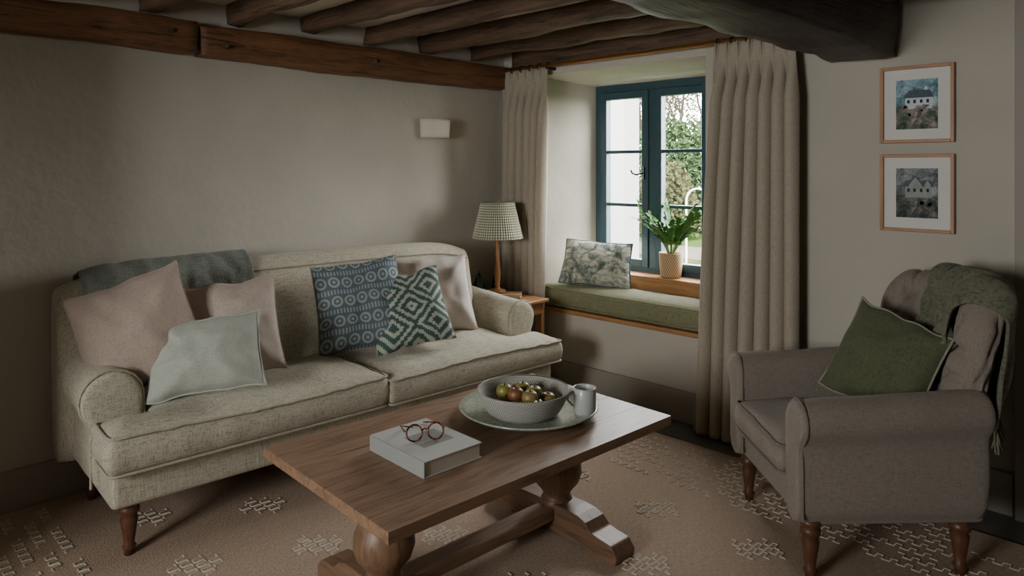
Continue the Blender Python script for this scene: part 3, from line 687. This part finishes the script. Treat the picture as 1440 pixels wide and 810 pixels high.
M_leaf=plain('zz_leaf','#376828',.5,.25,20,.05,spec=.25); M_stem=plain('zz_stem','#5d7a3a',.5,.1,20,.05)
stems=[];lv=[];lf=[]
rnd=random.Random(3)
def sq(x):  # keep the foliage inside the window recess
    return math.copysign(.20+(abs(x)-.20)*.25,x) if abs(x)>.20 else x
for si in range(20):
    az=si*2.4+rnd.uniform(-.3,.3); ln=rnd.uniform(.20,.38); sp_=rnd.uniform(.35,1.0); pts=[]
    for i in range(13):
        t=i/12; r=.015+ln*sp_*t**1.4; z=.125+ln*(t*(1.15-.38*sp_*t))
        yy=r*math.sin(az)*.6; 
        if yy>.03: yy=.03+(yy-.03)*.05
        pts.append(Vector((sq(r*math.cos(az)),yy,z)))
    stems.append([(p.x,p.y,p.z,1-.6*i/12) for i,p in enumerate(pts)])
    for i in range(4,13):
        p=pts[i]; tg=(pts[i]-pts[i-1]).normalized(); sd=tg.cross(Vector((0,0,1))); sd=sd.normalized() if sd.length>.01 else Vector((1,0,0)); up=sd.cross(tg)
        for s in ((-1,1) if i<12 else (0,)):
            d=(sd*s*1.0+tg*(.45 if s else 1)+up*rnd.uniform(-.2,.4)).normalized(); l_=.052*(1-.25*abs(i-8)/5)*rnd.uniform(.85,1.1)
            wd=d.cross(up+sd*rnd.uniform(-.4,.4)).normalized()*l_*.34
            b0=len(lv)
            lv+= [p,p+d*l_*.25+wd*.8,p+d*l_*.6+wd,p+d*l_-up*.006,p+d*l_*.6-wd,p+d*l_*.25-wd*.8,p+d*l_*.25-up*.003,p+d*l_*.6-up*.004]
            lf+=[(b0,b0+1,b0+6),(b0,b0+6,b0+5),(b0+1,b0+2,b0+7,b0+6),(b0+6,b0+7,b0+4,b0+5),(b0+2,b0+3,b0+7),(b0+7,b0+3,b0+4)]
for p in lv:
    if p.y>.055: p.y=.055
tubes('stems',stems,.004,M_stem,PP); mesh('leaves',lv,lf,M_leaf,PP)
# ---------------------------------------------------------------- garden outside
k=NT('lawn'); v=k.coord('Object'); k.col(k.ramp(k.noise(v,4,8),[(.35,lin('#222e15')),(.65,lin('#303d1e'))])); k.rough(.95); k.b.inputs['Specular IOR Level'].default_value=0; k.bump(k.noise(v,60),.5,.03); M_lawn=k.m
box('garden_lawn',(-40,4.3,-.35),(25,45,-.15),M_lawn,bev=0)
M_path=plain('gravel_path','#45413b',.9,.15,80,.3,spec=0); box('gravel_path',(-40,10.5,-.15),(25,12.2,-.14),M_path,bev=0)
M_rend=plain('white_render','#7c7c78',.9,.05,4,.2,spec=0)
NB=root('garden_wall',(-6.44,9.0,-.149)); box('rendered_wall',(-4,0,0),(0,.4,3.3),M_rend,NB,0); box('coping',(-4.03,-.04,3.3),(.03,.44,3.38),plain('coping_stone','#5a5750',.9),NB,.01)
M_bark=plain('grey_bark','#352f28',.9,.2,20,.3,spec=0)
def tree(name,x,y,h,seed):
    r_=random.Random(seed); lines=[]
    def br(p,d,l,r,dep):
        pts=[(p.x,p.y,p.z,r)]; q=p.copy(); dd=d.copy(); n=5
        for i in range(n):
            dd=(dd+Vector((r_.uniform(-.16,.16),r_.uniform(-.16,.16),r_.uniform(-.05,.12)))).normalized(); q=q+dd*l/n; rr=r*(1-.5*(i+1)/n); pts.append((q.x,q.y,q.z,rr))
            if dep>0 and i>=1:
                for _ in range(2 if dep<4 else 1):
                    nd=(dd+Vector((r_.uniform(-1,1),r_.uniform(-1,1),r_.uniform(-.2,.7)))).normalized(); br(q,nd,l*r_.uniform(.45,.7),rr*.6,dep-1)
        lines.append(pts)
    br(Vector((x,y,-.15)),Vector((0,0,1)),h,1.0,4)
    return tubes(name,lines,.09,M_bark,None,res=0)
for i,(x,y,h) in enumerate(((-10.2,17,3.0),(-12.4,18.5,3.6),(-9.2,18.5,3.2),(-13.5,22,4.2),(-11.2,20.5,3.6))): tree('bare_tree',x,y,h,20+i)
M_hedge=plain('hedge_leaf','#2e3c25',.8,.3,3,0,spec=0); M_hedge2=plain('shrub_leaf','#3d3e2a',.8,.3,3,0,spec=0)
def shrub(name,cx,cy,rx,ry,hz,n,mat,seed):
    r_=random.Random(seed); vs=[];fs=[]
    for i in range(n):
        a=r_.uniform(0,2*math.pi); t=r_.uniform(0,1); rr=math.sqrt(r_.uniform(.3,1)); z=t*hz; ta=math.sqrt(max(0,1-(t*.95)**3))
        w=1+.25*mn.noise(Vector((a*2,t*3,seed)))
        c=Vector((cx+rx*rr*ta*w*math.cos(a),cy+ry*rr*ta*w*math.sin(a),-.08+z*w)); s=r_.uniform(.04,.08)
        u=Vector((r_.uniform(-1,1),r_.uniform(-1,1),r_.uniform(-1,1))).normalized(); v=u.orthogonal().normalized()
        b=len(vs); vs+=[c-u*s,c+v*s*.5,c+u*s,c-v*s*.5]; fs.append((b,b+1,b+2,b+3))
    return mesh(name,vs,fs,mat,smooth=False)
shrub('garden_hedge',-11.0,15.2,5.0,.6,2.4,30000,M_hedge,3); shrub('garden_shrub',-8.6,13.5,.8,.6,1.5,4500,M_hedge2,4); shrub('garden_shrub',-10.4,13.6,.9,.6,1.2,4500,M_hedge,6)
shrub('garden_hedge',-15,25,10,1.2,4.6,24000,M_hedge2,9)
GA=root('garden_arch',(-5.75,10.0,-.14)); tubes('hoop',[[(-.2+.2*(1-math.cos(i*math.pi/16))+0,0,1.0+.2*math.sin(i*math.pi/16)) for i in range(17)],[(-.2,0,0),(-.2,0,1.0)],[(.2,0,0),(.2,0,1.0)]],.016,plain('white_metal','#c8c8c4',.4,.03),GA)
# ---------------------------------------------------------------- light
w=bpy.data.worlds.new('overcast'); S.world=w; w.use_nodes=True; bg=w.node_tree.nodes['Background']
bg.inputs[0].default_value=(.97,.98,.98,1); bg.inputs[1].default_value=43.0
def area(name,loc,rot,sx,sy,e,col=(1,1,1),portal=False):
    l=bpy.data.lights.new(name,'AREA'); l.shape='RECTANGLE'; l.size=sx; l.size_y=sy; l.energy=e; l.color=col
    if portal: l.cycles.is_portal=True
    o=bpy.data.objects.new(name,l); o.location=loc; o.rotation_euler=rot; COL.objects.link(o); return o
area('window_portal',((WL+WR)/2,3.99,1.33),(math.radians(-90),0,0),.92,1.26,1,portal=True)
area('added_fill_portal',((bx0+bx1)/2,Y0-.24,(bz0+bz1)/2),(math.radians(90),0,0),bx1-bx0,bz1-bz0,1,portal=True)  # samples sky through the added rear fill opening
# ---------------------------------------------------------------- camera
cd=bpy.data.cameras.new('camera'); cam=bpy.data.objects.new('camera',cd); COL.objects.link(cam)
cam.location=(0,0,1.4); cam.rotation_euler=(math.radians(90),0,math.radians(44.6)); cd.sensor_width=36; cd.clip_start=.05
cd.lens=24.87; cd.shift_y=-170/1440
S.camera=cam
